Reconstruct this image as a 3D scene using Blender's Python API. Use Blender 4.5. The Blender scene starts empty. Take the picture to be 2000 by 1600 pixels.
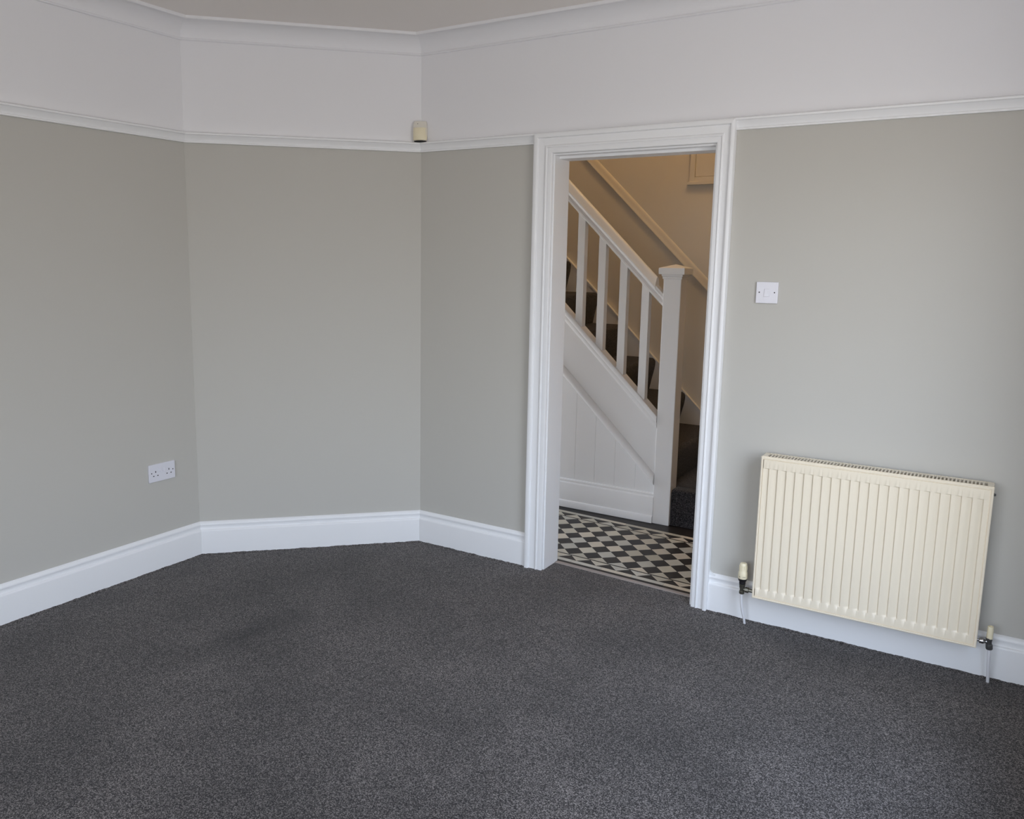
import bpy, bmesh, math, random
from mathutils import Vector, Matrix

random.seed(7)
SC = bpy.context.scene
COL = SC.collection

# ---------------------------------------------------------------- camera
F_PX, PPX, PPY = 1606.91, 935.126, 764.066          # focal length and optical centre in a 2000x1600 frame
RX, RY, RZ = (math.radians(a) for a in (-9.0981, 0.8081, -32.4063))
fwd = Vector((math.sin(RZ) * math.cos(RX), math.cos(RZ) * math.cos(RX), math.sin(RX)))
rt0 = Vector((math.cos(RZ), -math.sin(RZ), 0.0))
up0 = rt0.cross(fwd)
rt = rt0 * math.cos(RY) + up0 * math.sin(RY)
up = -rt0 * math.sin(RY) + up0 * math.cos(RY)
cam_d = bpy.data.cameras.new('camera')
cam = bpy.data.objects.new('camera', cam_d)
COL.objects.link(cam)
cam.matrix_world = Matrix(((rt.x, up.x, -fwd.x, 2.5841), (rt.y, up.y, -fwd.y, -3.4911), (rt.z, up.z, -fwd.z, 1.5267), (0, 0, 0, 1)))
cam_d.sensor_fit = 'HORIZONTAL'
cam_d.sensor_width = 36.0
cam_d.lens = F_PX / 2000 * 36.0
cam_d.shift_x = (1000 - PPX) / 2000
cam_d.shift_y = (PPY - 800) / 2000
cam_d.clip_start = 0.02
cam_d.clip_end = 200
SC.camera = cam

# ---------------------------------------------------------------- view, world, daylight
SC.view_settings.view_transform = 'Standard'
SC.view_settings.look = 'None'
SC.view_settings.gamma = 1.0
SC.view_settings.use_curve_mapping = False
SC.view_settings.exposure = 0.0
SC.cycles.use_denoising = True
SC.cycles.max_bounces = 14
SC.cycles.diffuse_bounces = 8

W = bpy.data.worlds.new('overcast_sky')
SC.world = W
W.use_nodes = True
wn, wl = W.node_tree.nodes, W.node_tree.links
wn.clear()
tc = wn.new('ShaderNodeTexCoord')
sep = wn.new('ShaderNodeSeparateXYZ')
wl.new(tc.outputs['Generated'], sep.inputs[0])
ramp = wn.new('ShaderNodeValToRGB')
mr = wn.new('ShaderNodeMapRange')
mr.inputs['From Min'].default_value = -1
mr.inputs['From Max'].default_value = 1
wl.new(sep.outputs['Z'], mr.inputs['Value'])
wl.new(mr.outputs[0], ramp.inputs['Fac'])
cr = ramp.color_ramp
cr.elements[0].position = 0.0
cr.elements[0].color = (0.42, 0.40, 0.385, 1)      # paving and planting below the horizon
cr.elements[1].position = 1.0
cr.elements[1].color = (0.64, 0.85, 1.2, 1)
for p, c in ((0.485, (0.50, 0.48, 0.46, 1)), (0.53, (0.75, 0.76, 0.76, 1)), (0.60, (0.93, 1.02, 1.16, 1))):
    e = cr.elements.new(p)
    e.color = c
bg = wn.new('ShaderNodeBackground')
bg.inputs['Strength'].default_value = 8.0
wo = wn.new('ShaderNodeOutputWorld')
wl.new(ramp.outputs[0], bg.inputs[0])
wl.new(bg.outputs[0], wo.inputs[0])

ROOM_H = 2.615
XL = -0.811            # left wall
XR = 2.90              # window wall
YF = -4.95             # wall behind the camera
YB = 0.14              # hall face of the door wall
YH = 1.96              # far wall of the hall
WIN = (-2.12, -0.80, 0.45, 2.16)      # y0, y1, z0, z1 of the side window
WINF = (0.45, 2.62, 0.65, 2.40)       # x0, x1, z0, z1 of the front window behind the camera
HALL_FILL = (0.38, 0.92, 0.0, 2.0)         # unseen opening added at the hall's end to brighten the stair fronts


def portal(name, x, y0, y1, z0, z1):
    d = bpy.data.lights.new(name, 'AREA')
    d.shape = 'RECTANGLE'
    d.size, d.size_y = z1 - z0, y1 - y0
    d.cycles.is_portal = True
    o = bpy.data.objects.new(name, d)
    COL.objects.link(o)
    o.location = (x, (y0 + y1) / 2, (z0 + z1) / 2)
    o.rotation_euler = (0, math.pi / 2, 0)
    return o


portal('window_daylight', XR + 0.14, *WIN)
pf = portal('front_window_daylight', 0, WINF[0], WINF[1], WINF[2], WINF[3])
pf.location = ((WINF[0] + WINF[1]) / 2, YF - 0.14, (WINF[2] + WINF[3]) / 2)
pf.rotation_euler = (math.pi / 2, 0, 0)
pf.data.size, pf.data.size_y = WINF[1] - WINF[0], WINF[3] - WINF[2]

d = bpy.data.lights.new('stairwell_pendant_light', 'POINT')
d.energy = 41
d.color = (1.0, 0.66, 0.30)
d.shadow_soft_size = 0.09
o = bpy.data.objects.new('stairwell_pendant_light', d)
COL.objects.link(o)
o.location = (1.45, 1.17, 3.95)

# ---------------------------------------------------------------- helpers


def new_mat(name, base, rough=0.5, metal=0.0, bump=None, coat=0.0, spec=0.5):
    m = bpy.data.materials.new(name)
    m.use_nodes = True
    n, l = m.node_tree.nodes, m.node_tree.links
    b = n['Principled BSDF']
    b.inputs['Base Color'].default_value = (*base, 1)
    b.inputs['Roughness'].default_value = rough
    b.inputs['Metallic'].default_value = metal
    b.inputs['Coat Weight'].default_value = coat
    b.inputs['Specular IOR Level'].default_value = spec
    if bump:
        scale, strength, dist = bump
        t = n.new('ShaderNodeTexCoord')
        x = n.new('ShaderNodeTexNoise')
        x.inputs['Scale'].default_value = scale
        x.inputs['Detail'].default_value = 3
        bp = n.new('ShaderNodeBump')
        bp.inputs['Strength'].default_value = strength
        bp.inputs['Distance'].default_value = dist
        l.new(t.outputs['Object'], x.inputs['Vector'])
        l.new(x.outputs['Fac'], bp.inputs['Height'])
        l.new(bp.outputs['Normal'], b.inputs['Normal'])
    return m


def srgb(r, g, b):
    f = lambda c: (c / 255 / 12.92) if c <= 10 else ((c / 255 + 0.055) / 1.055) ** 2.4
    return (f(r), f(g), f(b))


M_GREY = new_mat('grey_emulsion', srgb(191, 189, 183), 0.75, bump=(900, 0.06, 0.001), spec=0.25)
M_WHITE = new_mat('white_emulsion', srgb(230, 230, 233), 0.8, bump=(900, 0.05, 0.001), spec=0.2)
M_CEIL = new_mat('ceiling_emulsion', srgb(236, 231, 227), 0.85, spec=0.2)
M_GLOSS = new_mat('white_satin_paint', srgb(236, 237, 239), 0.32, bump=(60, 0.03, 0.002))
M_HALL = new_mat('cream_hall_emulsion', srgb(212, 205, 194), 0.8, spec=0.2)
M_STAIRW = new_mat('white_stair_paint', srgb(226, 225, 225), 0.4)
M_CREAM = new_mat('cream_enamel', srgb(236, 225, 204), 0.3, spec=0.5)
M_CREAMP = new_mat('cream_plastic', srgb(232, 222, 192), 0.38)
M_PIR = new_mat('pale_ivory_plastic', srgb(222, 217, 206), 0.3)
M_WPL = new_mat('white_plastic', srgb(222, 222, 230), 0.3)
M_DARK = new_mat('black_plastic', srgb(28, 27, 30), 0.45)
M_HOLE = new_mat('dark_recess', srgb(22, 21, 24), 0.8)
M_BRASS = new_mat('tarnished_nickel', srgb(112, 110, 100), 0.38, 0.85)
M_CHROME = new_mat('chrome', srgb(190, 190, 192), 0.12, 1.0)
M_GUN = new_mat('gunmetal', srgb(88, 88, 88), 0.5, 0.5)
M_PIPE = new_mat('white_pipe_paint', srgb(222, 222, 226), 0.4)
M_INSIDE = new_mat('radiator_inside', srgb(112, 106, 92), 0.6)  # toned down to put the shade behind the grille slots into the colour
M_ALU = new_mat('satin_threshold_metal', srgb(158, 150, 146), 0.5, 0.15)
M_GROUT = new_mat('dark_grout', srgb(58, 54, 50), 0.8)


def carpet_mat(name, dark, mid, light, scale=230.0, patches=()):
    m = bpy.data.materials.new(name)
    m.use_nodes = True
    n, l = m.node_tree.nodes, m.node_tree.links
    b = n['Principled BSDF']
    b.inputs['Roughness'].default_value = 1.0
    b.inputs['Specular IOR Level'].default_value = 0.05
    b.inputs['Sheen Weight'].default_value = 0.15
    t = n.new('ShaderNodeTexCoord')
    nz = n.new('ShaderNodeTexNoise')
    nz.inputs['Scale'].default_value = scale
    nz.inputs['Detail'].default_value = 5
    nz.inputs['Roughness'].default_value = 0.8
    l.new(t.outputs['Object'], nz.inputs['Vector'])
    # each tuft tip takes its own shade of the twist yarn
    wob = n.new('ShaderNodeTexNoise')
    wob.inputs['Scale'].default_value = scale * 1.3
    l.new(t.outputs['Object'], wob.inputs['Vector'])
    off = n.new('ShaderNodeVectorMath')
    off.operation = 'MULTIPLY_ADD'
    off.inputs[1].default_value = (.006, .006, .006)
    l.new(wob.outputs['Color'], off.inputs[0])
    l.new(t.outputs['Object'], off.inputs[2])
    vor = n.new('ShaderNodeTexVoronoi')
    vor.inputs['Scale'].default_value = scale * 1.45
    l.new(off.outputs[0], vor.inputs['Vector'])
    sv = n.new('ShaderNodeSeparateColor')
    l.new(vor.outputs['Color'], sv.inputs[0])
    mixv = n.new('ShaderNodeMath')
    mixv.operation = 'MULTIPLY_ADD'
    mixv.inputs[1].default_value = 0.42
    l.new(sv.outputs[0], mixv.inputs[0])
    half = n.new('ShaderNodeMath')
    half.operation = 'MULTIPLY'
    half.inputs[1].default_value = 0.58
    l.new(nz.outputs['Fac'], half.inputs[0])
    l.new(half.outputs[0], mixv.inputs[2])
    cr = n.new('ShaderNodeValToRGB')
    cr.color_ramp.elements[0].position = 0.28
    cr.color_ramp.elements[0].color = (*dark, 1)
    cr.color_ramp.elements[1].position = 0.74
    cr.color_ramp.elements[1].color = (*light, 1)
    e = cr.color_ramp.elements.new(0.50)
    e.color = (*mid, 1)
    l.new(mixv.outputs[0], cr.inputs['Fac'])
    # tufts lean different ways: slow tonal drift of the pile
    big = n.new('ShaderNodeTexNoise')
    big.inputs['Scale'].default_value = 2.3
    big.inputs['Detail'].default_value = 3
    l.new(t.outputs['Object'], big.inputs['Vector'])
    mr = n.new('ShaderNodeMapRange')
    mr.inputs['From Min'].default_value = 0.3
    mr.inputs['From Max'].default_value = 0.7
    mr.inputs['To Min'].default_value = 0.78
    mr.inputs['To Max'].default_value = 1.24
    l.new(big.outputs['Fac'], mr.inputs['Value'])
    vm = n.new('ShaderNodeVectorMath')
    vm.operation = 'SCALE'
    l.new(cr.outputs['Color'], vm.inputs[0])
    l.new(mr.outputs[0], vm.inputs['Scale'])
    prev = vm
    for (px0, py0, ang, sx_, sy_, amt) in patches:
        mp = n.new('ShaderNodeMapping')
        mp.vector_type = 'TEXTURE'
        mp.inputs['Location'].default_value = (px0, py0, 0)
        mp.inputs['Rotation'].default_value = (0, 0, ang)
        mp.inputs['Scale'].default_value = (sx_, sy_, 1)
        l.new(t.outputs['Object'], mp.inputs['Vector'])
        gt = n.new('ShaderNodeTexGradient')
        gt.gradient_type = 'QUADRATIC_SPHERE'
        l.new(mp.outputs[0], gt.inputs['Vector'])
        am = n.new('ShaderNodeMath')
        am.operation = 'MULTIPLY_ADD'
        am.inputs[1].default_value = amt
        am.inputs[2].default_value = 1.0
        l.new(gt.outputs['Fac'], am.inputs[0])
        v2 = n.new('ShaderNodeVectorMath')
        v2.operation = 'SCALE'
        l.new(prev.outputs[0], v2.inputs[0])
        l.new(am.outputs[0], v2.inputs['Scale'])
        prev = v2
    l.new(prev.outputs[0], b.inputs['Base Color'])
    add = n.new('ShaderNodeMath')
    add.operation = 'SUBTRACT'
    l.new(nz.outputs['Fac'], add.inputs[0])
    l.new(vor.outputs['Distance'], add.inputs[1])
    bp = n.new('ShaderNodeBump')
    bp.inputs['Strength'].default_value = 0.3
    bp.inputs['Distance'].default_value = 0.003
    l.new(add.outputs[0], bp.inputs['Height'])
    l.new(bp.outputs['Normal'], b.inputs['Normal'])
    return m


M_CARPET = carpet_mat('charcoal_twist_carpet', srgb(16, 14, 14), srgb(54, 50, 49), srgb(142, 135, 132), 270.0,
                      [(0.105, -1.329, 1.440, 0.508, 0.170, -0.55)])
M_STAIRC = carpet_mat('dark_stair_carpet', srgb(16, 15, 17), srgb(46, 44, 46), srgb(92, 88, 90), 230.0)


def mesh_obj(name, verts, faces, mat, parent=None, smooth=False, mats=None, midx=None, kind=None):
    me = bpy.data.meshes.new(name)
    me.from_pydata([tuple(v) for v in verts], [], faces)
    for mm in (mats or [mat]):
        me.materials.append(mm)
    if midx:
        for p, i in zip(me.polygons, midx):
            p.material_index = i
    bm = bmesh.new()
    bm.from_mesh(me)
    bmesh.ops.recalc_face_normals(bm, faces=bm.faces)
    bm.to_mesh(me)
    bm.free()
    if smooth:
        for p in me.polygons:
            p.use_smooth = True
        me.set_sharp_from_angle(angle=math.radians(38))
    o = bpy.data.objects.new(name, me)
    COL.objects.link(o)
    if parent:
        o.parent = parent
    if kind:
        o['kind'] = kind
    return o


class MB:
    """collects shapes for one mesh"""

    def __init__(self):
        self.v, self.f, self.m = [], [], []

    def add(self, verts, faces, mi=0):
        k = len(self.v)
        self.v += [Vector(v) for v in verts]
        self.f += [tuple(k + i for i in f) for f in faces]
        self.m += [mi] * len(faces)
        return self

    def box(self, x0, x1, y0, y1, z0, z1, mi=0, bevel=0.0):
        if bevel > 0:
            bm = bmesh.new()
            bmesh.ops.create_cube(bm, size=1)
            for v in bm.verts:
                v.co = Vector((x0 + (v.co.x + .5) * (x1 - x0), y0 + (v.co.y + .5) * (y1 - y0), z0 + (v.co.z + .5) * (z1 - z0)))
            bmesh.ops.bevel(bm, geom=list(bm.edges), offset=bevel, segments=2, profile=0.5, affect='EDGES')
            return self.bm(bm, mi)
        v = [(x, y, z) for x in (x0, x1) for y in (y0, y1) for z in (z0, z1)]
        return self.add(v, [(0, 1, 3, 2), (4, 6, 7, 5), (0, 4, 5, 1), (2, 3, 7, 6), (0, 2, 6, 4), (1, 5, 7, 3)], mi)

    def bm(self, bm, mi=0):
        bm.verts.index_update()
        self.add([v.co.copy() for v in bm.verts], [tuple(v.index for v in f.verts) for f in bm.faces], mi)
        bm.free()
        return self

    def prism(self, poly, axis, a, b, mi=0):
        """poly of 2-D points extruded along axis ('x','y','z') between a and b"""
        def put(p, t):
            return {'x': (t, p[0], p[1]), 'y': (p[0], t, p[1]), 'z': (p[0], p[1], t)}[axis]
        n = len(poly)
        v = [put(p, a) for p in poly] + [put(p, b) for p in poly]
        f = [tuple(range(n)), tuple(range(2 * n - 1, n - 1, -1))]
        f += [(i, (i + 1) % n, n + (i + 1) % n, n + i) for i in range(n)]
        return self.add(v, f, mi)

    def lathe(self, prof, origin, axis=(0, 0, 1), seg=20, mi=0):
        """prof: list of (radius, height) along axis from origin"""
        q = Vector((0, 0, 1)).rotation_difference(Vector(axis).normalized())
        o = Vector(origin)
        v, f = [], []
        for r, h in prof:
            for k in range(seg):
                a = 2 * math.pi * k / seg
                v.append(o + q @ Vector((r * math.cos(a), r * math.sin(a), h)))
        for i in range(len(prof) - 1):
            for k in range(seg):
                k2 = (k + 1) % seg
                f.append((i * seg + k, i * seg + k2, (i + 1) * seg + k2, (i + 1) * seg + k))
        f.append(tuple(range(seg - 1, -1, -1)))
        f.append(tuple((len(prof) - 1) * seg + k for k in range(seg)))
        return self.add(v, f, mi)

    def tube(self, pts, r, seg=12, mi=0):
        pts = [Vector(p) for p in pts]
        v, f = [], []
        for i, p in enumerate(pts):
            t = (pts[min(i + 1, len(pts) - 1)] - pts[max(i - 1, 0)]).normalized()
            a = t.cross(Vector((0, 1, 0.01))).normalized()
            b = t.cross(a)
            for k in range(seg):
                w = 2 * math.pi * k / seg
                v.append(p + a * r * math.cos(w) + b * r * math.sin(w))
        for i in range(len(pts) - 1):
            for k in range(seg):
                k2 = (k + 1) % seg
                f.append((i * seg + k, i * seg + k2, (i + 1) * seg + k2, (i + 1) * seg + k))
        f.append(tuple(range(seg)))
        f.append(tuple((len(pts) - 1) * seg + k for k in range(seg - 1, -1, -1)))
        return self.add(v, f, mi)

    def build(self, name, mat, parent=None, smooth=False, mats=None, kind=None):
        return mesh_obj(name, self.v, self.f, mat, parent, smooth, mats, self.m if mats else None, kind)


def thing(name, label, cat, loc=(0, 0, 0), group=None, kind=None):
    o = bpy.data.objects.new(name, None)
    o.empty_display_size = 0.1
    COL.objects.link(o)
    o.location = loc
    o['label'] = label
    if cat:
        o['category'] = cat
    if group:
        o['group'] = group
    if kind:
        o['kind'] = kind
    return o


def settle(root):
    """keep children where they were modelled (world coordinates) although the root sits at the thing's base"""
    for c in [c for c in bpy.data.objects if c.parent == root]:
        c.matrix_parent_inverse = Matrix.Translation(-Vector(root.location))


def tag(o, label=None, cat=None, group=None, kind=None):
    for k, v in (('label', label), ('category', cat), ('group', group), ('kind', kind)):
        if v:
            o[k] = v
    return o


# ---------------------------------------------------------------- room geometry
S2 = math.sqrt(0.5)
PA = Vector((0, 0, 0))                     # door wall meets canted wall
PB = Vector((XL, XL, 0))                   # canted wall meets left wall
N1 = Vector((0, -1, 0))                    # room-side normals
N2 = Vector((S2, -S2, 0))
N3 = Vector((1, 0, 0))


def mitre(n, m):
    """vector b with b.n = 1 and b.m = 1"""
    d = n.x * m.y - n.y * m.x
    return Vector(((m.y - n.y) / d, (n.x - m.x) / d, 0))


BA, BB = mitre(N1, N2), mitre(N2, N3)


def moulding(name, P, Q, bP, bQ, prof, mat, kind=None, parent=None, smooth=True, steps=1):
    """profile (out, z) swept from P to Q; bP and bQ are the mitre vectors of the two ends"""
    mb = MB()
    n = len(prof)
    v = []
    for k in range(steps + 1):
        t = k / steps
        B = bP if k == 0 else bQ if k == steps else None
        for o_, z in prof:
            a = P + bP * o_
            b = Q + bQ * o_
            v.append(a.lerp(b, t) + Vector((0, 0, z)))
    f = []
    for k in range(steps):
        for i in range(n):
            j = (i + 1) % n
            f.append((k * n + i, k * n + j, (k + 1) * n + j, (k + 1) * n + i))
    f += [tuple(range(n)), tuple(steps * n + i for i in range(n - 1, -1, -1))]
    mb.add(v, f)
    return mb.build(name, mat, parent, smooth, kind=kind)


# --- openings
DX0, DX1, DZ = 0.765, 1.517, 2.012       # door opening in the wall
RAILZ = 2.085                            # grey paint below, white above

# back wall (with the doorway), two paints
wb = MB()
for z0, z1, mi in ((0, RAILZ, 0), (RAILZ, ROOM_H + .03, 1)):
    if mi == 0:
        wb.box(-0.06, DX0, 0, YB, z0, DZ, 0)
        wb.box(DX1, 3.40, 0, YB, z0, DZ, 0)
        wb.box(-0.06, 3.40, 0, YB, DZ, z1, 0)
    else:
        wb.box(-0.06, 3.40, 0, YB, z0, z1, 1)
wb.build('wall_back', None, mats=[M_GREY, M_WHITE], kind='structure')


def slab(name, P, Q, n, z0=0.0, z1=ROOM_H + .03, th=0.12):
    mb = MB()
    for a, b, mi in ((z0, RAILZ, 0), (RAILZ, z1, 1)):
        c = [P, Q, Q - n * th, P - n * th]
        v = [Vector((p.x, p.y, a)) for p in c] + [Vector((p.x, p.y, b)) for p in c]
        mb.add(v, [(0, 1, 2, 3), (7, 6, 5, 4), (0, 4, 5, 1), (1, 5, 6, 2), (2, 6, 7, 3), (3, 7, 4, 0)], mi)
    return mb.build(name, None, mats=[M_GREY, M_WHITE], kind='structure')


slab('wall_canted', PA, PB, N2)
slab('wall_left', PB + Vector((0, .05, 0)), Vector((XL, YF, 0)), N3)
wq = MB()
x0, x1, z0, z1 = WINF
for a, b, mi in ((0, RAILZ, 0), (RAILZ, ROOM_H + .03, 1)):
    wq.box(XL - .12, x0, YF - .15, YF, a, b, mi)
    wq.box(x1, XR + .15, YF - .15, YF, a, b, mi)
wq.box(x0, x1, YF - .15, YF, 0, z0, 0)
wq.box(x0, x1, YF - .15, YF, z1, ROOM_H + .03, 1)
wq.build('wall_front', None, mats=[M_GREY, M_WHITE], kind='structure')
wr = MB()
y0, y1, z0, z1 = WIN
for a, b, mi in ((0, RAILZ, 0), (RAILZ, ROOM_H + .03, 1)):
    wr.box(XR, XR + .15, YF, y0, a, b, mi)
    wr.box(XR, XR + .15, y1, 0, a, b, mi)
wr.box(XR, XR + .15, y0, y1, 0, z0, 0)
wr.box(XR, XR + .15, y0, y1, z1, ROOM_H + .03, 1)
wr.build('wall_right', None, mats=[M_GREY, M_WHITE], kind='structure')

# ceiling
mesh_obj('ceiling', [(XL - .1, YF - .1, ROOM_H), (XR + .2, YF - .1, ROOM_H), (XR + .2, YB, ROOM_H), (XL - .1, YB, ROOM_H),
                     (XL - .1, YF - .1, ROOM_H + .1), (XR + .2, YF - .1, ROOM_H + .1), (XR + .2, YB, ROOM_H + .1), (XL - .1, YB, ROOM_H + .1)],
         [(0, 1, 2, 3), (4, 5, 6, 7), (0, 1, 5, 4), (1, 2, 6, 5), (2, 3, 7, 6), (3, 0, 4, 7)], M_CEIL, kind='structure')

# carpeted floor: runs into the doorway up to the threshold strip; edge tufts stand a little against the skirting
fl = MB()
top = [(XL, YF), (XR, YF), (XR, -.0), (DX1, 0.0), (DX1, .080), (DX0, .116), (DX0, 0), (0, 0), (XL, XL)]
fl.prism(top, 'z', -0.05, 0.0)


def fuzz(P, Q, n, depth=0.012, h=0.0040):
    """ragged cut edge of the pile where it meets the skirting"""
    L = (Q - P).length
    k = max(2, int(L / 0.006))
    t = (Q - P) / L
    vs, fs = [], []
    g = 0
    for i in range(k + 1):
        g = 0.75 * g + 0.25 * random.uniform(-1, 1)
        hh = h * (0.45 + 0.9 * g + 0.35 * random.random())
        p = P + t * (L * i / k)
        vs += [p + n * (depth + .012), p + n * (depth * .5) + Vector((0, 0, max(hh, 0.0003))), p - n * .004 + Vector((0, 0, max(hh, 0.0003)))]
    for i in range(k):
        a = i * 3
        fs += [(a, a + 1, a + 4, a + 3), (a + 1, a + 2, a + 5, a + 4)]
    fl.add(vs, fs)


SK = 0.018
for P, Q, n, bp, bq in ((PA, Vector((0.667, 0, 0)), N1, BA, N1), (PB, PA, N2, BB, BA), (Vector((XL, YF, 0)), PB, N3, N3, BB),
                        (Vector((1.596, 0, 0)), Vector((XR, 0, 0)), N1, N1, N1)):
    fuzz(P + bp * SK, Q + bq * SK, n)
fl.build('floor', M_CARPET, kind='structure')

# ---------------------------------------------------------------- skirting, picture rail, cornice
P_SK = [(0, 0), (SK, 0), (SK, .121), (.0172, .126), (.0140, .1295), (.0098, .1310), (.0082, .1360), (.0082, .1440), (.0092, .1500), (.0128, .1515), (.0135, .1550), (.0118, .1605), (.0075, .1660), (.0035, .1695), (0, .171)]
P_RAIL = [(0, 2.060), (.009, 2.0590), (.013, 2.0605), (.0135, 2.0645), (.0125, 2.0675), (.0065, 2.0700), (.0085, 2.076), (.0140, 2.086), (.0195, 2.0945),
          (.0215, 2.0965), (.0275, 2.0975), (.0285, 2.101), (.0275, 2.105), (.022, 2.108), (0, 2.111)]
P_COR = [(0, 2.527), (.006, 2.5255), (.0115, 2.528), (.0130, 2.5320), (.0105, 2.5365), (.004, 2.5385)]
for i in range(1, 8):
    a = math.radians(90 * i / 8)
    P_COR.append((.004 + .082 * (1 - math.cos(a)), 2.5385 + .066 * math.sin(a)))
P_COR += [(.087, 2.6050), (.091, 2.6015), (.096, 2.6010), (.0995, 2.6035), (.101, 2.609), (.101, ROOM_H), (0, ROOM_H)]
P_ENDR = Vector((XR, 0, 0))
BC = mitre(N1, Vector((-1, 0, 0)))
BD = mitre(N3, Vector((0, 1, 0)))
PC = Vector((XL, YF, 0))
for nm, prof, mat in (('baseboard', P_SK, M_GLOSS), ('rail', P_RAIL, M_GLOSS), ('cornice', P_COR, M_WHITE)):
    base = {'baseboard': ('baseboard_canted', 'baseboard_left'), 'rail': ('trim_1', 'trim_2'), 'cornice': ('trim_5', 'trim_6')}[nm]
    lab = {'baseboard': 'white moulded skirting board', 'rail': 'white picture rail', 'cornice': 'white coved cornice'}[nm]
    tag(moulding(base[0], PB, PA, BB, BA, prof, mat, 'structure'), lab + ' on the narrow canted wall across the corner')
    tag(moulding(base[1], PC, PB, BD, BB, prof, mat, 'structure'), lab + ' on the left wall')
    if nm == 'cornice':
        tag(moulding('trim_7', PA, P_ENDR, BA, BC, prof, mat, 'structure'), lab + ' above the doorway wall')
    else:
        lx = 0.672
        rx_ = 1.590
        n1, n2 = {'baseboard': ('baseboard_back', 'baseboard_back'), 'rail': ('trim_3', 'trim_4')}[nm]
        tag(moulding(n1, PA, Vector((lx, 0, 0)), BA, N1, prof, mat, 'structure'), lab + ' between the corner and the doorway')
        b = moulding(n2, Vector((rx_, 0, 0)), P_ENDR, N1, BC, prof, mat, 'structure')
        tag(b, lab + (' below the radiator' if nm == 'baseboard' else ' to the right of the doorway'))
        if nm == 'baseboard':
            # the built-up paint fillet where the skirting turns up into the architrave
            f_ = MB()
            R_ = .030
            cx, cz = 1.592 + R_, .168 + R_
            arc = [(cx - R_ * math.cos(a), cz - R_ * math.sin(a)) for a in [math.radians(9 * i) for i in range(11)]]
            f_.prism([(1.588, .150), (1.588, cz)] + arc + [(cx, .150)], 'y', -.011, 0)
            f_.build('paint_fillet', M_GLOSS, b)
moulding('baseboard_front', Vector((XR, YF, 0)), PC, Vector((0, 1, 0)), Vector((0, 1, 0)), P_SK, M_GLOSS, 'structure')
moulding('baseboard_right', Vector((XR, 0, 0)), Vector((XR, YF, 0)), BC, Vector((-1, 0, 0)), P_SK, M_GLOSS, 'structure')

# ---------------------------------------------------------------- window of the room (behind the frame's right edge)
wf = MB()
y0, y1, z0, z1 = WIN
fx0, fx1 = XR + .05, XR + .11
for (a, b, c, d_) in ((y0, y1, z0, z0 + .06), (y0, y1, z1 - .06, z1), (y0, y0 + .06, z0 + .06, z1 - .06), (y1 - .06, y1, z0 + .06, z1 - .06),
                      (y0 + .06, y1 - .06, 1.62, 1.66)):
    wf.box(fx0, fx1, a, b, c, d_)
wo_ = wf.build('window_1', M_GLOSS, kind='structure')
wf2 = MB()
q0, q1, q2, q3 = WINF
for (a, b, c, d_) in ((q0, q1, q2, q2 + .06), (q0, q1, q3 - .06, q3), (q0, q0 + .06, q2 + .06, q3 - .06), (q1 - .06, q1, q2 + .06, q3 - .06),
                      (q0 + .85, q0 + .90, q2 + .06, q3 - .06), (q1 - .90, q1 - .85, q2 + .06, q3 - .06)):
    wf2.box(a, b, YF - .11, YF - .05, c, d_)
wf2.build('window_3', M_GLOSS, kind='structure')
s_ = MB().box(XR - .04, XR + .06, y0 - .03, y1 + .03, z0 - .03, z0, bevel=.004)
s_.build('window_sill', M_GLOSS, wo_)

# ---------------------------------------------------------------- doorway lining and architraves
door = thing('door_1', 'white doorway lining and architrave opening onto the tiled hall', None, (1.14, 0, 0), kind='structure')


def arch_profile(w):
    k = w / .095
    return [(0, 0), (0, .027), (.0015, .030), (.0045, .0315), (.019 * k, .0315), (.0225 * k, .0295), (.0238 * k, .0255), (.0242 * k, .0205), (.050 * k, .0190), (.0570 * k, .0190),
            (.0590 * k, .0225), (.0625 * k, .0242), (.0665 * k, .0240), (.0700 * k, .0215), (.0705 * k, .0180), (.0745 * k, .0180), (.0755 * k, .0205), (.088 * k, .0205), (w - .002, .0195), (w, .017), (w, 0)]



AL, AR, AT = 0.668, 1.596, 2.106     # outer edges of the architrave
IL, IR, IT = 0.762, 1.522, 2.014
for nm, prof, pts in (
        ('left', arch_profile(IL - AL), None), ('right', arch_profile(AR - IR), None), ('top', arch_profile(AT - IT), None)):
    mb = MB()
    v = []
    n = len(prof)
    wl_, wr_, wt_ = IL - AL, AR - IR, AT - IT
    for u, t in prof:
        if nm == 'left':
            v.append((AL + u, -t, 0))
        elif nm == 'right':
            v.append((AR - u, -t, 0))
        else:
            v.append((AL + u * wl_ / wt_, -t, AT - u))
    for u, t in prof:
        if nm == 'left':
            v.append((AL + u, -t, AT - u * wt_ / wl_))
        elif nm == 'right':
            v.append((AR - u, -t, AT - u * wt_ / wr_))
        else:
            v.append((AR - u * wr_ / wt_, -t, AT - u))
    f = [(i, (i + 1) % n, n + (i + 1) % n, n + i) for i in range(n)] + [tuple(range(n)), tuple(range(2 * n - 1, n - 1, -1))]
    mb.add(v, f)
    mb.build('architrave', M_GLOSS, door, True)
JL, JR, JT = 0.769, 1.512, 2.006
MB().box(DX0 - .003, JL, -.002, YB + .004, 0, JT, bevel=.0015).build('jamb', M_GLOSS, door)
MB().box(JR, DX1 + .003, -.002, YB + .004, 0, JT, bevel=.0015).build('jamb', M_GLOSS, door)
hd = MB()
hd.box(DX0 - .003, DX1 + .003, -.002, YB + .004, JT, DZ + .001)
hd.box(JL, JR, .045, YB + .004, JT - .012, JT)
hd.build('door_head', M_GLOSS, door)
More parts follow.
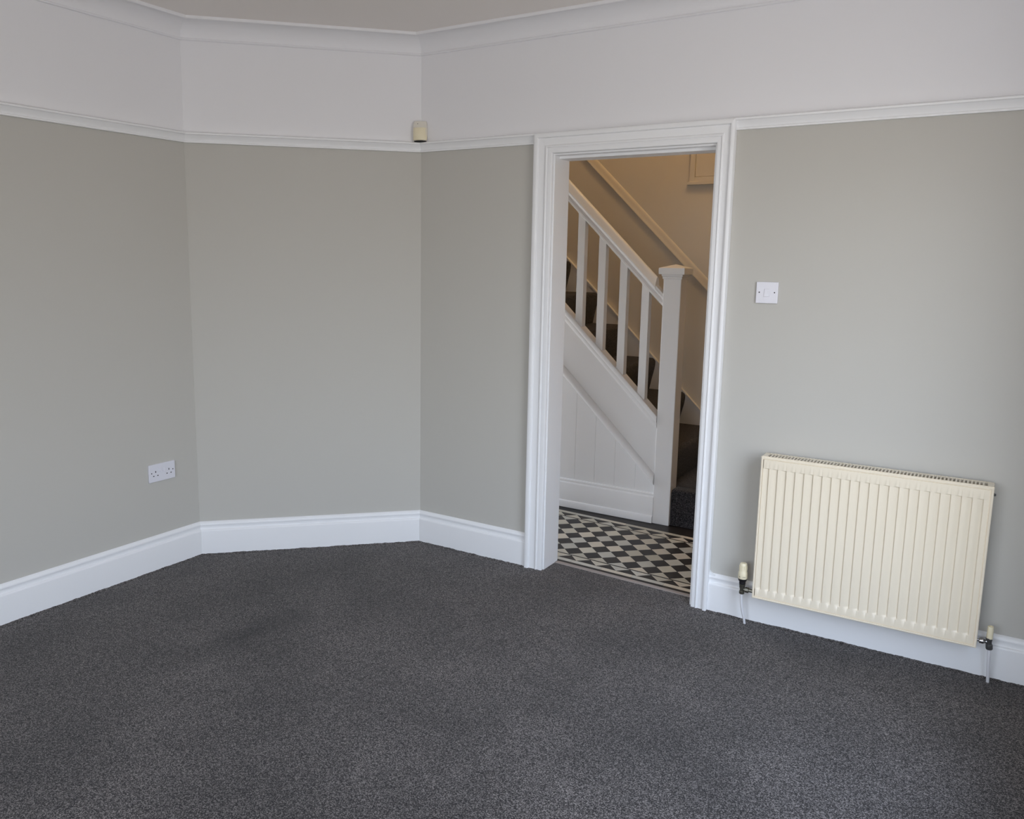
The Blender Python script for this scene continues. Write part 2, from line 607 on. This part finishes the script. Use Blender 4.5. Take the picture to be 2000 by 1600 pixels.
# hall side architrave
ha = MB()
ha.box(AL, IL, YB, YB + .02, 0, AT)
ha.box(IR, AR, YB, YB + .02, 0, AT)
ha.box(IL, IR, YB, YB + .02, IT, AT)
ha.build('hall_architrave', M_GLOSS, door)
settle(door)

# ---------------------------------------------------------------- threshold strip
def tl(x, off):
    """point on the tiled floor: x along the wall, off = distance from the first tile row, in the tiles' own slightly skewed frame"""
    return Vector((x, 0.338 + off - 0.0536 * (x - 0.714), 0))


th = MB()
ra, rb = .1, .1
prof = [(-.219, -.002), (-.219, .0022), (-.216, .0040), (-.196, .0042), (-.189, .0018), (-.189, -.002)]
v = [tl(JL, o_) + Vector((0, 0, z)) for o_, z in prof] + [tl(JR, o_) + Vector((0, 0, z)) for o_, z in prof]
n = len(prof)
th.add(v, [(i, (i + 1) % n, n + (i + 1) % n, n + i) for i in range(n)] + [tuple(range(n)), tuple(range(2 * n - 1, n - 1, -1))])
tag(th.build('threshold_strip', M_ALU), 'slim metal threshold strip in the doorway between carpet and hall tiles', 'threshold strip')

# ---------------------------------------------------------------- hall: tiled floor
TZ = -0.003
HX0, HX1 = -1.25, 3.3
tiles_v, tiles_f, tiles_c = [], [], []
BLK = [srgb(30, 25, 23), srgb(27, 24, 25), srgb(33, 28, 25)]
WHT = [srgb(188, 183, 168), srgb(176, 172, 158), srgb(196, 188, 172), srgb(182, 180, 170)]


def LT(i, off):
    x = 0.714 + 0.056 * i
    return Vector((x, 0.338 + off - 0.003 * i, TZ))


def tile(pts, blk, g=0.0009):
    c = sum(pts, Vector()) / len(pts)
    k = len(tiles_v)
    for p in pts:
        d_ = c - p
        tiles_v.append(p + d_.normalized() * g)
    tiles_f.append(tuple(range(k, k + len(pts))))
    col = random.choice(BLK if blk else WHT)
    s = random.uniform(.92, 1.07)
    tiles_c.append((col[0] * s, col[1] * s, col[2] * s))


H = 0.0556
I0, I1 = -34, 45
for j in range(0, 9):
    for i in range(I0, I1):
        if (i + j) % 2 == 1:
            blk = (j % 2 == 0)
            tile([LT(i - 1, j * H), LT(i, (j - 1) * H), LT(i + 1, j * H), LT(i, (j + 1) * H)], blk)
# half tiles against the border lines
for i in range(I0, I1):
    if i % 2 == 0:
        tile([LT(i - 1, -H), LT(i + 1, -H), LT(i, 0)], False)
        tile([LT(i - 1, 9 * H), LT(i + 1, 9 * H), LT(i, 8 * H)], False)
    if i % 2 == 0:
        b0, b1 = -H - .010, -H - .066
        s = .35
        tile([LT(i - 1 + s, b0), LT(i + 1 + s, b0), LT(i + s, b1)], False)
        tile([LT(i + s, b1), LT(i + 2 + s, b1), LT(i + 1 + s, b0)], True)
        c0, c1 = 9 * H + .010, 9 * H + .066
        tile([LT(i - 1 + s, c0), LT(i + 1 + s, c0), LT(i + s, c1)], False)
        tile([LT(i + s, c1), LT(i + 2 + s, c1), LT(i + 1 + s, c0)], True)
for a, b, blk, step in ((-H - .010, -H, True, 3), (9 * H, 9 * H + .010, True, 3), (-H - .066 - .033, -H - .066, False, 3), (9 * H + .066, 9 * H + .099, False, 3),
                        (-.36, -H - .100, True, 3), (9 * H + .100, .74, True, 3)):
    for i in range(I0, I1, step):
        tile([LT(i, a), LT(i + step, a), LT(i + step, b), LT(i, b)], blk, .0004)
mt = bpy.data.materials.new('encaustic_tile_glaze')
mt.use_nodes = True
nn, ll = mt.node_tree.nodes, mt.node_tree.links
at = nn.new('ShaderNodeAttribute')
at.attribute_name = 'tile_colour'
ll.new(at.outputs['Color'], nn['Principled BSDF'].inputs['Base Color'])
nn['Principled BSDF'].inputs['Roughness'].default_value = 0.5
me = bpy.data.meshes.new('hall_floor')
me.from_pydata([tuple(v) for v in tiles_v], [], tiles_f)
ca = me.color_attributes.new('tile_colour', 'FLOAT_COLOR', 'CORNER')
li = 0
for p, c in zip(me.polygons, tiles_c):
    for _ in p.vertices:
        ca.data[li].color = (*c, 1)
        li += 1
me.materials.append(mt)
bmt = bmesh.new()
bmt.from_mesh(me)
for f_ in bmt.faces:
    if f_.normal.z < 0:
        f_.normal_flip()
bmt.to_mesh(me)
bmt.free()
# bed of grout under the tiles
gm = MB().box(HX0, HX1, .13, YH, -.05, TZ - .0006)
fh = gm.build('floor_hall', M_GROUT, kind='structure')
to = bpy.data.objects.new('floor_tiles', me)
COL.objects.link(to)
to.parent = fh
tag(to, 'black and white diamond tiles with triangle border')

# hall walls, stairwell
HT = 5.0
MB().box(HX0, HX1, YH, YH + .1, 0, HT).build('wall_hall_far', M_HALL, kind='structure')
wh = MB()
a0, a1, c0, c1 = HALL_FILL
wh.box(HX0 - .1, HX0, YB - .1, a0, 0, HT)
wh.box(HX0 - .1, HX0, a1, YH + .1, 0, HT)
wh.box(HX0 - .1, HX0, a0, a1, c1, HT)
wh.box(HX0, -.06, .045, YB, 0, ROOM_H + .2)
wh.build('wall_hall_left', M_HALL, kind='structure')
MB().box(HX1, HX1 + .1, YB, YH + .1, 0, HT).build('wall_hall_right', M_HALL, kind='structure')
MB().box(HX0, HX1, YB, 1.03, ROOM_H, ROOM_H + .2).build('ceiling_hall', M_CEIL, kind='structure')
MB().box(HX0, HX1, .93, 1.03, ROOM_H + .2, HT).build('wall_landing', M_HALL, kind='structure')
MB().box(HX0, HX1 + .1, .93, YH + .1, HT, HT + .1).build('ceiling_stairwell', M_CEIL, kind='structure')
hp = portal('added_hall_fill', HX0 - .09, *HALL_FILL)  # added daylight fill for the hall, out of view
hp.rotation_euler = (0, -math.pi / 2, 0)
hl = MB()
hl.box(HX0 - .02, HX0 + .015, a0 - .06, a0 + .01, 0, c1 + .06)
hl.box(HX0 - .02, HX0 + .015, a1 - .01, a1 + .06, 0, c1 + .06)
hl.box(HX0 - .02, HX0 + .015, a0 + .01, a1 - .01, c1 - .01, c1 + .06)
hl.build('added_fill_doorway', M_GLOSS, kind='structure')  # frame round the added, unseen fill opening

# ---------------------------------------------------------------- staircase
RISE, RUN = 0.2175, 0.2235
SL = -RISE / RUN
YI = YH - .022                       # face of the inner string
stair = thing('staircase', 'white painted staircase with dark carpeted steps seen through the doorway', 'staircase', (1.0, 1.5, 0))


def sloped(mb, x0, x1, zref, t0, t1, y0, y1, mi=0, x1b=None):
    """board running down the pitch: zref = height at x 0.6 of the reference line; t0,t1 vertical offsets from it"""
    z = lambda x, t: zref + SL * (x - 0.6) + t
    poly = [(x0, z(x0, t0)), (x1, z(x1, t0)), (x1, z(x1, t1)), (x0, z(x0, t1))]
    return mb.prism(poly, 'y', y0, y1, mi)


NX = lambda k: 1.245 - RUN * (k - 1) + .008      # front of the k-th nosing
for k in range(1, 11):
    zt, zb = RISE * k, RISE * (k - 1)
    xn = NX(k)
    r = .030
    prof = [(xn - RUN - .05, zt), (xn - .045, zt)]
    for i in range(0, 8):
        a = math.radians(90 - 100 * i / 7)
        prof.append((xn - .024 + .024 * math.cos(a), zt - .024 + .024 * math.sin(a)))
    prof += [(xn - .0008, zt - .045), (xn - .004, zt - .070), (xn - .012, zt - .105), (xn - .022, zt - .145), (xn - .034, zb + .012), (xn - .038, zb - .004), (xn - RUN - .05, zb - .004)]
    ya = 1.088 if k > 1 else 1.134
    sb = MB().prism(prof, 'y', ya, YI)
    if k == 1:
        p1 = [(1.047, .0)] + [(1.047, zt - .006), (1.055, zt)] + prof[1:-2] + [(xn - .038, 0)]
        # front end of the bottom step wraps beside the newel
        bm = bmesh.new()
        tmp = MB().prism(p1, 'y', 1.046, 1.14)
        vs = [bm.verts.new(v) for v in tmp.v]
        for f_ in tmp.f:
            bm.faces.new([vs[i] for i in f_])
        bmesh.ops.recalc_face_normals(bm, faces=bm.faces)
        ed = [e for e in bm.edges if all(abs(v.co.y - 1.046) < 1e-5 for v in e.verts) and max(v.co.z for v in e.verts) > .05
              and not (e.verts[0].co.x < 1.05 and e.verts[1].co.x < 1.05)]
        bmesh.ops.bevel(bm, geom=ed, offset=.014, segments=4, profile=.5, affect='EDGES')
        sb.bm(bm)
    so = sb.build('step', M_STAIRC, stair, True)
    if k == 1:
        tag(so, 'carpeted bottom step wrapping beside the newel post')

# inner string against the far wall
ib = MB()
sloped(ib, -1.2, 1.33, .836, -.60, 0, YI, YH, 0)
sloped(ib, -1.2, 1.33, .836, 0, .012, YI - .006, YH, 0)
ib.build('wall_string', M_STAIRW, stair)
# outer string: fascia, cap, lower moulding
os_ = MB()
sloped(os_, -1.2, .943, .975, -.36, -.02, 1.035, 1.088)
os_.build('outer_string', M_STAIRW, stair)
cp = MB()
z_ = lambda x, t: .975 + SL * (x - .6) + t
prof = [(1.022, -.038), (1.018, -.030), (1.018, -.008), (1.022, 0), (1.098, 0), (1.102, -.008), (1.102, -.038)]
n = len(prof)
v = [(-1.2, y, z_(-1.2, t)) for y, t in prof] + [(.943, y, z_(.943, t)) for y, t in prof]
cp.add(v, [(i, (i + 1) % n, n + (i + 1) % n, n + i) for i in range(n)] + [tuple(range(n)), tuple(range(2 * n - 1, n - 1, -1))])
prof = [(1.035, -.038), (1.026, -.040), (1.024, -.052), (1.027, -.066), (1.032, -.076), (1.035, -.078)]
n = len(prof)
v = [(-1.2, y, z_(-1.2, t)) for y, t in prof] + [(.943, y, z_(.943, t)) for y, t in prof]
cp.add(v, [(i, (i + 1) % n, n + (i + 1) % n, n + i) for i in range(n)] + [tuple(range(n)), tuple(range(2 * n - 1, n - 1, -1))])
cp.build('string_cap', M_STAIRW, stair, True)
lm = MB()
prof = [(1.046, -.412), (1.026, -.411), (1.016, -.403), (1.012, -.390), (1.014, -.376), (1.020, -.362), (1.028, -.351), (1.036, -.345), (1.046, -.345)]
n = len(prof)
v = [(-1.2, y, z_(-1.2, t)) for y, t in prof] + [(.943, y, z_(.943, t)) for y, t in prof]
lm.add(v, [(i, (i + 1) % n, n + (i + 1) % n, n + i) for i in range(n)] + [tuple(range(n)), tuple(range(2 * n - 1, n - 1, -1))])
lm.build('string_moulding', M_STAIRW, stair, True)
# tongue and groove spandrel boarding
sp = MB()
xs = [-1.2]
x = .422 - .1325 * 12
while x < .94:
    if x > -1.19:
        xs.append(x)
    x += .1325
xs.append(.944)
for a, b in zip(xs[:-1], xs[1:]):
    g = .0016
    zt = lambda q: z_(q, -.37)
    pa, pb = a + (g if a > -1.19 else 0), b - (g if b < .94 else 0)
    vv = [(a, 1.0455, 0), (pa, 1.0435, 0), (pb, 1.0435, 0), (b, 1.0455, 0), (a, 1.0455, zt(a)), (pa, 1.0435, zt(pa)), (pb, 1.0435, zt(pb)), (b, 1.0455, zt(b)),
          (a, 1.07, 0), (b, 1.07, 0), (a, 1.07, zt(a)), (b, 1.07, zt(b))]
    sp.add(vv, [(0, 1, 5, 4), (1, 2, 6, 5), (2, 3, 7, 6), (0, 4, 10, 8), (3, 9, 11, 7), (8, 10, 11, 9), (4, 5, 6, 7, 11, 10), (0, 8, 9, 3, 2, 1)])
sp.build('spandrel_boarding', M_STAIRW, stair)
P_HSK = [(0, 0), (.030, 0), (.030, .030), (.026, .040), (.019, .044), (.019, .150), (.016, .157), (.012, .160), (.012, .172), (.007, .178), (0, .179)]
moulding('stair_skirting', Vector((-1.2, 1.0435, 0)), Vector((.945, 1.0435, 0)), N1, N1, P_HSK, M_STAIRW, parent=stair)
# newel post
nw = MB().box(.943, 1.046, 1.027, 1.130, -.003, 1.436, bevel=.004)
nwo = nw.build('newel_post', M_STAIRW, stair)
cx, cy = .9945, 1.0785
nc = MB()


def sq(mb, hw0, hw1, z0, z1):
    v = [(cx + sx * hw0, cy + sy * hw0, z0) for sx, sy in ((-1, -1), (1, -1), (1, 1), (-1, 1))] + \
        [(cx + sx * hw1, cy + sy * hw1, z1) for sx, sy in ((-1, -1), (1, -1), (1, 1), (-1, 1))]
    mb.add(v, [(3, 2, 1, 0), (4, 5, 6, 7), (0, 1, 5, 4), (1, 2, 6, 5), (2, 3, 7, 6), (3, 0, 4, 7)])


for h0, h1, a, b in ((.0545, .0565, 1.432, 1.436), (.0565, .0565, 1.436, 1.442), (.0550, .0590, 1.442, 1.449), (.0620, .0620, 1.449, 1.453), (.0600, .0610, 1.453, 1.459),
                     (.0745, .0745, 1.459, 1.492), (.0745, .0720, 1.492, 1.495), (.0720, .003, 1.495, 1.514)):
    sq(nc, h0, h1, a, b)
nc.build('newel_cap', M_STAIRW, nwo)
# handrail
hr = MB()
ZH = 1.607
cs, sn = math.cos(math.atan(-SL)), math.sin(math.atan(-SL))


def rail_sweep(mb, prof, x0, x1):
    n = len(prof)
    v = []
    for xx in (x0, x1):
        for y, h in prof:                      # h = vertical offset from underside line
            v.append((xx, y, ZH + SL * (xx - .6) + h))
    mb.add(v, [(i, (i + 1) % n, n + (i + 1) % n, n + i) for i in range(n)] + [tuple(range(n)), tuple(range(2 * n - 1, n - 1, -1))])


rail_sweep(hr, [(1.042, 0), (1.036, .006), (1.036, .018), (1.041, .025), (1.044, .034), (1.036, .046), (1.033, .052), (1.097, .052), (1.094, .046), (1.086, .034), (1.089, .025), (1.094, .018), (1.094, .006), (1.088, 0)], -1.2, .945)
top_p = [(1.033, .052), (1.030, .057), (1.030, .066), (1.033, .071), (1.040, .092), (1.050, .110), (1.060, .119), (1.070, .119), (1.080, .110), (1.090, .092), (1.097, .071), (1.100, .066), (1.100, .057), (1.097, .052)]
rail_sweep(hr, top_p, -1.2, .893)
rail_sweep(hr, [(1.037, .050), (1.037, .072), (1.093, .072), (1.093, .050)], .893, .945)
hr.build('handrail', M_STAIRW, stair, True)
# balusters
for k in range(-3, 4):
    xb = .416 + .139 * k if k >= 0 else .416 + .139 * k
    hw = .0225
    za = lambda xx: z_(xx, -.004)
    zc = lambda xx: ZH + SL * (xx - .6) + .006
    y0b, y1b = 1.0425, 1.0875
    v = [(xb - hw, y0b, za(xb - hw)), (xb + hw, y0b, za(xb + hw)), (xb + hw, y1b, za(xb + hw)), (xb - hw, y1b, za(xb - hw)),
         (xb - hw, y0b, zc(xb - hw)), (xb + hw, y0b, zc(xb + hw)), (xb + hw, y1b, zc(xb + hw)), (xb - hw, y1b, zc(xb - hw))]
    MB().add(v, [(3, 2, 1, 0), (4, 5, 6, 7), (0, 1, 5, 4), (1, 2, 6, 5), (2, 3, 7, 6), (3, 0, 4, 7)]).build('baluster', M_STAIRW, stair)
settle(stair)

# sloping dado rail on the hall's far wall
dr = MB()
zd = lambda x, t: 1.643 + SL * (x - .6) + t
prof = [(YH, .016), (YH - .006, .014), (YH - .008, .001), (YH - .016, 0), (YH - .018, .003), (YH - .018, .012), (YH - .014, .022), (YH - .011, .050), (YH - .0085, .066), (YH - .005, .073), (YH, .078)]
n = len(prof)
v = [(-.95, y, zd(-.95, t)) for y, t in prof] + [(1.9, y, zd(1.9, t)) for y, t in prof]
dr.add(v, [(i, (i + 1) % n, n + (i + 1) % n, n + i) for i in range(n)] + [tuple(range(n)), tuple(range(2 * n - 1, n - 1, -1))])
dro = tag(dr.build('trim_8', M_HALL, smooth=True, kind='structure'), 'cream dado rail sloping up the wall behind the stairs')


# meter cupboard high on the hall wall
cb = thing('wall_cupboard', 'cream framed cupboard high on the hall wall above the stairs', 'cupboard', (1.0, YH, 2.02))
fr = MB()
X0, X1, Z0, Z1 = .752, 1.40, 2.050, 2.62
for a, b, c, d_ in ((X0, X0 + .034, Z0, Z1), (X1 - .034, X1, Z0, Z1), (X0 + .034, X1 - .034, Z0, Z0 + .030), (X0 + .034, X1 - .034, Z1 - .030, Z1)):
    fr.box(a, b, YH - .016, YH, c, d_, bevel=.002)
fr.box(X0 - .012, X1 + .012, YH - .024, YH, Z0 - .020, Z0, bevel=.002)
fr.build('frame', M_HALL, cb)
MB().box(X0 + .036, X1 - .036, YH - .010, YH - .001, Z0 + .032, Z1 - .032, bevel=.002).build('door', M_HALL, cb)
settle(cb)

# ---------------------------------------------------------------- radiator
rad = thing('radiator', 'cream ribbed panel radiator on the wall right of the doorway', 'radiator', (2.21, -.075, .145))
RX0, RX1, RZ0, RZ1, RYF, RYB = 1.8075, 2.6159, .1443, .7511, -.115, -.038
# front panel: pressed flutes modelled on a height field
fp = MB()
N_FL = 23
pitch = (2.587 - 1.841) / (N_FL - 1)
xs, ds = [], []          # x positions and recess amount
FR = .0115


def add_x(x_, d_):
    xs.append(x_)
    ds.append(d_)


add_x(RX0 + FR, 0)
for i in range(N_FL):
    xr_ = 1.8415 + pitch * i            # right edge of the recess
    add_x(xr_ - .0240, 0)
    add_x(xr_ - .0200, .12)
    add_x(xr_ - .0145, .45)
    add_x(xr_ - .0090, .82)
    add_x(xr_ - .0050, .98)
    add_x(xr_ - .0030, 1)
    add_x(xr_ - .0012, .6)
    add_x(xr_ + .0004, 0)
add_x(RX1 - FR, 0)
zs = [(RZ0 + FR, 0), (.186, 0), (.189, .6), (.192, .95), (.196, 1), (.7005, 1), (.7018, .85), (.7030, .4), (.7042, 0), (RZ1 - FR, 0)]
DEP = .0060
v, f = [], []
for zz, q in zs:
    for xx, d_ in zip(xs, ds):
        v.append((xx, RYF + .0008 + DEP * min(q, 1) * d_, zz))
nx = len(xs)
for j in range(len(zs) - 1):
    for i in range(nx - 1):
        f.append((j * nx + i, j * nx + i + 1, (j + 1) * nx + i + 1, (j + 1) * nx + i))
fp.add(v, f)
# rolled rim round the panel with a fine seam
def ring(mb, a0, b0, y0_, a1, b1, y1_):
    """quad ring between two rectangles inset by a*, b*"""
    v = []
    for a, b, y in ((a0, b0, y0_), (a1, b1, y1_)):
        v += [(RX0 + a, y, RZ0 + b), (RX1 - a, y, RZ0 + b), (RX1 - a, y, RZ1 - b), (RX0 + a, y, RZ1 - b)]
    mb.add(v, [(i, (i + 1) % 4, 4 + (i + 1) % 4, 4 + i) for i in range(4)])


for a, b in (((FR, RYF + .0008), (.0105, RYF + .0034)), ((.0105, RYF + .0034), (.0088, RYF + .0034)), ((.0088, RYF + .0034), (.0080, RYF - .0012)),
             ((.0080, RYF - .0012), (.0035, RYF - .0024)), ((.0035, RYF - .0024), (.0008, RYF - .0008)), ((.0008, RYF - .0008), (0, RYF + .0022)),
             ((0, RYF + .0022), (0, RYF + .012))):
    ring(fp, a[0], a[0], a[1], b[0], b[0], b[1])
fp.build('front_panel', M_CREAM, rad, True)
MB().box(RX0 + .02, RX1 - .02, RYF + .011, RYF + .020, RZ0 + .012, RZ1 - .03).build('water_channel', M_INSIDE, rad)
MB().box(RX0 + .015, RX1 - .015, RYB - .006, RYB, RZ0 + .006, RZ1 - .006).build('back_panel', M_CREAM, rad)
for xa, xb_ in ((RX0 + .001, RX0 + .013), (RX1 - .013, RX1 - .001)):
    MB().box(xa, xb_, RYF + .012, RYB, RZ0 + .010, RZ1 - .001, bevel=.001).build('side_panel', M_CREAM, rad)
# convector fins seen through the grille
cf = MB()
for i in range(58):
    x_ = RX0 + .03 + i * (RX1 - RX0 - .06) / 57
    cf.box(x_ - .0006, x_ + .0006, RYF + .021, RYB - .007, RZ0 + .05, RZ1 - .035)
cf.build('convector_fins', M_INSIDE, rad)
gr = MB()
g0, g1 = RX0 + .002, RX1 - .002
zt0, zt1 = RZ1 - .0025, RZ1 + .0015
gr.box(g0, g1, RYF + .004, RYF + .011, zt0, zt1)
gr.box(g0, g1, RYB - .008, RYB, zt0, zt1)
gr.box(g0, g0 + .020, RYF + .011, RYB - .008, zt0, zt1)
gr.box(g1 - .020, g1, RYF + .011, RYB - .008, zt0, zt1)
NS = 62
sx0, sx1 = g0 + .020, g1 - .020
pt = (sx1 - sx0) / NS
for i in range(1, NS):
    gr.box(sx0 + pt * i - .0026, sx0 + pt * i + .0026, RYF + .011, RYB - .008, zt0, zt1)
gr.build('top_grille', M_CREAM, rad)
for xk in (RX0 + .12, RX1 - .12):
    MB().box(xk - .018, xk + .018, RYB, -.0005, RZ0 + .05, RZ1 - .06).build('wall_bracket', M_CREAM, rad)
MB().lathe([(.005, 0), (.005, .005), (.004, .007), (.003, .008)], (RX1 - .001, -.078, .717), (1, 0, 0)).build('bleed_valve', M_GUN, rad, True)
# thermostatic valve, left
vx, vy = 1.757, -.078
va = MB()
va.lathe([(.0090, 0), (.0110, .002), (.0110, .012), (.0085, .014), (.0095, .026), (.0115, .028), (.0115, .036), (.0125, .038), (.0125, .044)], (vx, vy, .137))
va.lathe([(.006, 0), (.006, .009), (.0125, .010), (.0125, .024), (.008, .025), (.008, .045)], (vx + .004, vy, .158), (1, 0, 0), 8)
vo = va.build('thermostatic_valve', M_BRASS, rad, True)
MB().lathe([(.0115, 0), (.0135, .004), (.0130, .012), (.0165, .016), (.0185, .023), (.0185, .026)], (vx, vy, .180)).build('collar', M_DARK, vo, True)
vh = MB().lathe([(.0187, 0), (.0195, .003), (.0195, .018), (.0185, .026), (.0158, .033), (.0152, .055), (.0145, .063), (.012, .067), (.004, .068)], (vx, vy, .2065), seg=28)
for k in range(12):
    a = 2 * math.pi * k / 12
    c_, s2 = math.cos(a), math.sin(a)
    p = Vector((vx + c_ * .0158, vy + s2 * .0158, .2065 + .046))
    vh.lathe([(.0012, 0), (.0012, .020)], (p.x, p.y, p.z - .010), seg=6)
vho = vh.build('valve_head', M_CREAMP, vo, True)
mk = MB()
for a in (-2.0, -1.2, -0.9):
    p = Vector((vx + math.cos(a) * .0195, vy + math.sin(a) * .0195, .2065 + .010))
    mk.box(p.x - .0012, p.x + .0012, p.y - .0006, p.y + .0006, p.z - .0016, p.z + .0016)
mk.build('valve_marking', M_GUN, vo)
MB().tube([(vx, vy, .140), (vx, vy, .115), (vx + .002, vy + .001, .09), (vx + .007, vy + .006, .055), (vx + .013, vy + .013, .025), (vx + .018, vy + .018, -.012)], .0052).build('pipe', M_PIPE, rad, True)
# lockshield valve, right
wx, wy = 2.654, -.078
vb = MB()
vb.lathe([(.0095, 0), (.0115, .003), (.0115, .018), (.0085, .021), (.0090, .032), (.0105, .034), (.0105, .044)], (wx + .003, wy, .136), (-.10, 0, 1))
vbo = vb.build('lockshield_valve', M_GUN, rad, True)
MB().lathe([(.0055, 0), (.0055, .010), (.0098, .011), (.0105, .013), (.0105, .024), (.0085, .026), (.0070, .028), (.0070, .036)], (RX1 - .004, wy, .163), (1, 0, 0), 16).build('union_nut', M_CHROME, vbo, True)
MB().lathe([(.0105, 0), (.0100, .044), (.0092, .047), (.0060, .047), (.0060, .042)], (wx, wy, .178)).build('valve_cap', M_CREAMP, vbo, True)
MB().tube([(wx + .003, wy, .142), (wx + .004, wy, .11), (wx + .006, wy + .004, .07), (wx + .009, wy + .014, .03), (wx + .011, wy + .022, -.012)], .0056).build('pipe', M_PIPE, rad, True)
settle(rad)

# ---------------------------------------------------------------- light switch
sw = thing('light_switch', 'white square single light switch on the grey wall right of the doorway', 'light switch', (1.7594, -.001, 1.4087))
s0, t0_ = 1.7594, 1.4087
MB().box(s0 - .0433, s0 + .0433, -.0095, -.0005, t0_ - .0433, t0_ + .0433, bevel=.0022).build('faceplate', M_WPL, sw)
rk = MB()
v = [(s0 - .0105, -.0098, t0_ - .016), (s0 + .0105, -.0098, t0_ - .016), (s0 + .0105, -.0098, t0_ + .016), (s0 - .0105, -.0098, t0_ + .016),
     (s0 - .0095, -.0135, t0_ - .015), (s0 + .0095, -.0135, t0_ - .015), (s0 + .0095, -.0112, t0_ + .015), (s0 - .0095, -.0112, t0_ + .015)]
rk.add(v, [(0, 1, 2, 3), (4, 5, 6, 7), (0, 1, 5, 4), (1, 2, 6, 5), (2, 3, 7, 6), (3, 0, 4, 7)])
rk.build('rocker', M_WPL, sw)
for dx in (-.0302, .0302):
    MB().lathe([(.0026, 0), (.0026, .0006)], (s0 + dx, -.0095, t0_ + .001), (0, -1, 0), 12).build('screw', M_HOLE, sw)
settle(sw)

# ---------------------------------------------------------------- double socket on the left wall
YS0, ZS0 = -1.026, .483
sk = thing('double_socket', 'white double plug socket low on the left wall', 'socket', (XL + .001, YS0, ZS0))
MB().box(XL + .0005, XL + .0100, YS0 - .0735, YS0 + .0735, ZS0 - .0435, ZS0 + .0435, bevel=.0025).build('faceplate', M_WPL, sk)
# screws at either end
for dy in (-.0602, .0602):
    MB().lathe([(.0028, 0), (.0028, .0006)], (XL + .0100, YS0 + dy, ZS0 + .002), (1, 0, 0), 12).build('screw', M_HOLE, sk)
for sy in (-1, 1):
    yc = YS0 + sy * .0375
    for dy, dz, hw, hh in ((0, .0065, .0021, .0042), (-.0115, -.0130, .0034, .0021), (.0115, -.0130, .0034, .0021)):
        MB().box(XL + .0098, XL + .0104, yc + dy - hw, yc + dy + hw, ZS0 + dz - hh, ZS0 + dz + hh).build('pin_slot', M_HOLE, sk)
    yr = YS0 + sy * .0092
    r_ = MB()
    v = [(XL + .0098, yr - .0058, ZS0 + .003), (XL + .0098, yr + .0058, ZS0 + .003), (XL + .0098, yr + .0058, ZS0 + .021), (XL + .0098, yr - .0058, ZS0 + .021),
         (XL + .0142, yr - .0052, ZS0 + .0038), (XL + .0142, yr + .0052, ZS0 + .0038), (XL + .0116, yr + .0052, ZS0 + .0202), (XL + .0116, yr - .0052, ZS0 + .0202)]
    r_.add(v, [(0, 1, 2, 3), (4, 5, 6, 7), (0, 1, 5, 4), (1, 2, 6, 5), (2, 3, 7, 6), (3, 0, 4, 7)])
    r_.build('rocker', M_WPL, sk)
settle(sk)

# ---------------------------------------------------------------- motion sensor in the corner above the picture rail
pd = Vector((.383, -.924, 0)).normalized()          # faces the room across the corner
px_ = Vector((-pd.y, pd.x, 0))
PIRO = Vector((.006, -.012, 2.112))
pir = thing('motion_sensor', 'small ivory alarm motion sensor in the corner above the picture rail', 'motion sensor', tuple(PIRO))


def pw(a, b, c):
    return PIRO + px_ * a + pd * b + Vector((0, 0, c))


bm = bmesh.new()
secs = []
for zz, hw, dp, cr_ in ((0.002, .030, .026, .010), (.010, .0335, .028, .012), (.030, .035, .030, .013), (.050, .035, .030, .012), (.062, .0345, .027, .009), (.070, .034, .024, .006),
                        (.088, .0335, .022, .006), (.096, .031, .019, .006), (.098, .028, .014, .005)):
    ring_ = [(-hw + .004, -.012), (-hw, -.004), (-hw, dp - cr_)]
    for i in range(1, 5):
        a = math.radians(90 * i / 5)
        ring_.append((-hw + cr_ * (1 - math.cos(a)), dp - cr_ + cr_ * math.sin(a)))
    ring_ += [(-hw * .3, dp + .001), (hw * .3, dp + .001)]
    ring_ += [(-a_, b_) for a_, b_ in reversed(ring_[:-2])]
    secs.append([bm.verts.new(pw(a_, b_, zz)) for a_, b_ in ring_])
for s1, s2_ in zip(secs[:-1], secs[1:]):
    n = len(s1)
    for i in range(n):
        bm.faces.new([s1[i], s1[(i + 1) % n], s2_[(i + 1) % n], s2_[i]])
bm.faces.new(secs[0])
bm.faces.new(secs[-1])
b_ = MB().bm(bm)
b_.build('housing', M_PIR, pir, True)
# bulged lens window of the lower half
ln = MB()
v, f = [], []
NA, NB = 16, 12
for j in range(NB + 1):
    w = j / NB
    zz = .004 + .060 * w
    swell = math.sin(math.pi * (.18 + .70 * w))
    for i in range(NA + 1):
        a = -.0362 + .0724 * i / NA
        v.append(pw(a, .012 + (.024 + .0065 * swell) * math.sqrt(max(0, 1 - (a / .0364) ** 2)), zz))
for j in range(NB):
    for i in range(NA):
        f.append((j * (NA + 1) + i, j * (NA + 1) + i + 1, (j + 1) * (NA + 1) + i + 1, (j + 1) * (NA + 1) + i))
f.append(tuple(range(NA + 1)))
f.append(tuple(NB * (NA + 1) + i for i in range(NA + 1)))
ln.add(v, f)
ln.build('lens', M_CREAMP, pir, True)
q = MB()
q.lathe([(.0019, 0), (.0019, .0012)], tuple(pw(-.010, .0232, .084)), tuple(pd), 10)
q.build('indicator', M_HOLE, pir)
q = MB()
bs = [pw(a, b, c) for c in (-.0035, .0025) for a, b in ((-.029, -.006), (.029, -.006), (.029, .020), (.012, .029), (-.012, .029), (-.029, .020))]
q.add(bs, [(0, 1, 2, 3, 4, 5), (11, 10, 9, 8, 7, 6)] + [(i, (i + 1) % 6, 6 + (i + 1) % 6, 6 + i) for i in range(6)])
q.build('painted_shadow_line', M_HOLE, pir)  # near-black slab painting in the shadow line below the sensor
settle(pir)
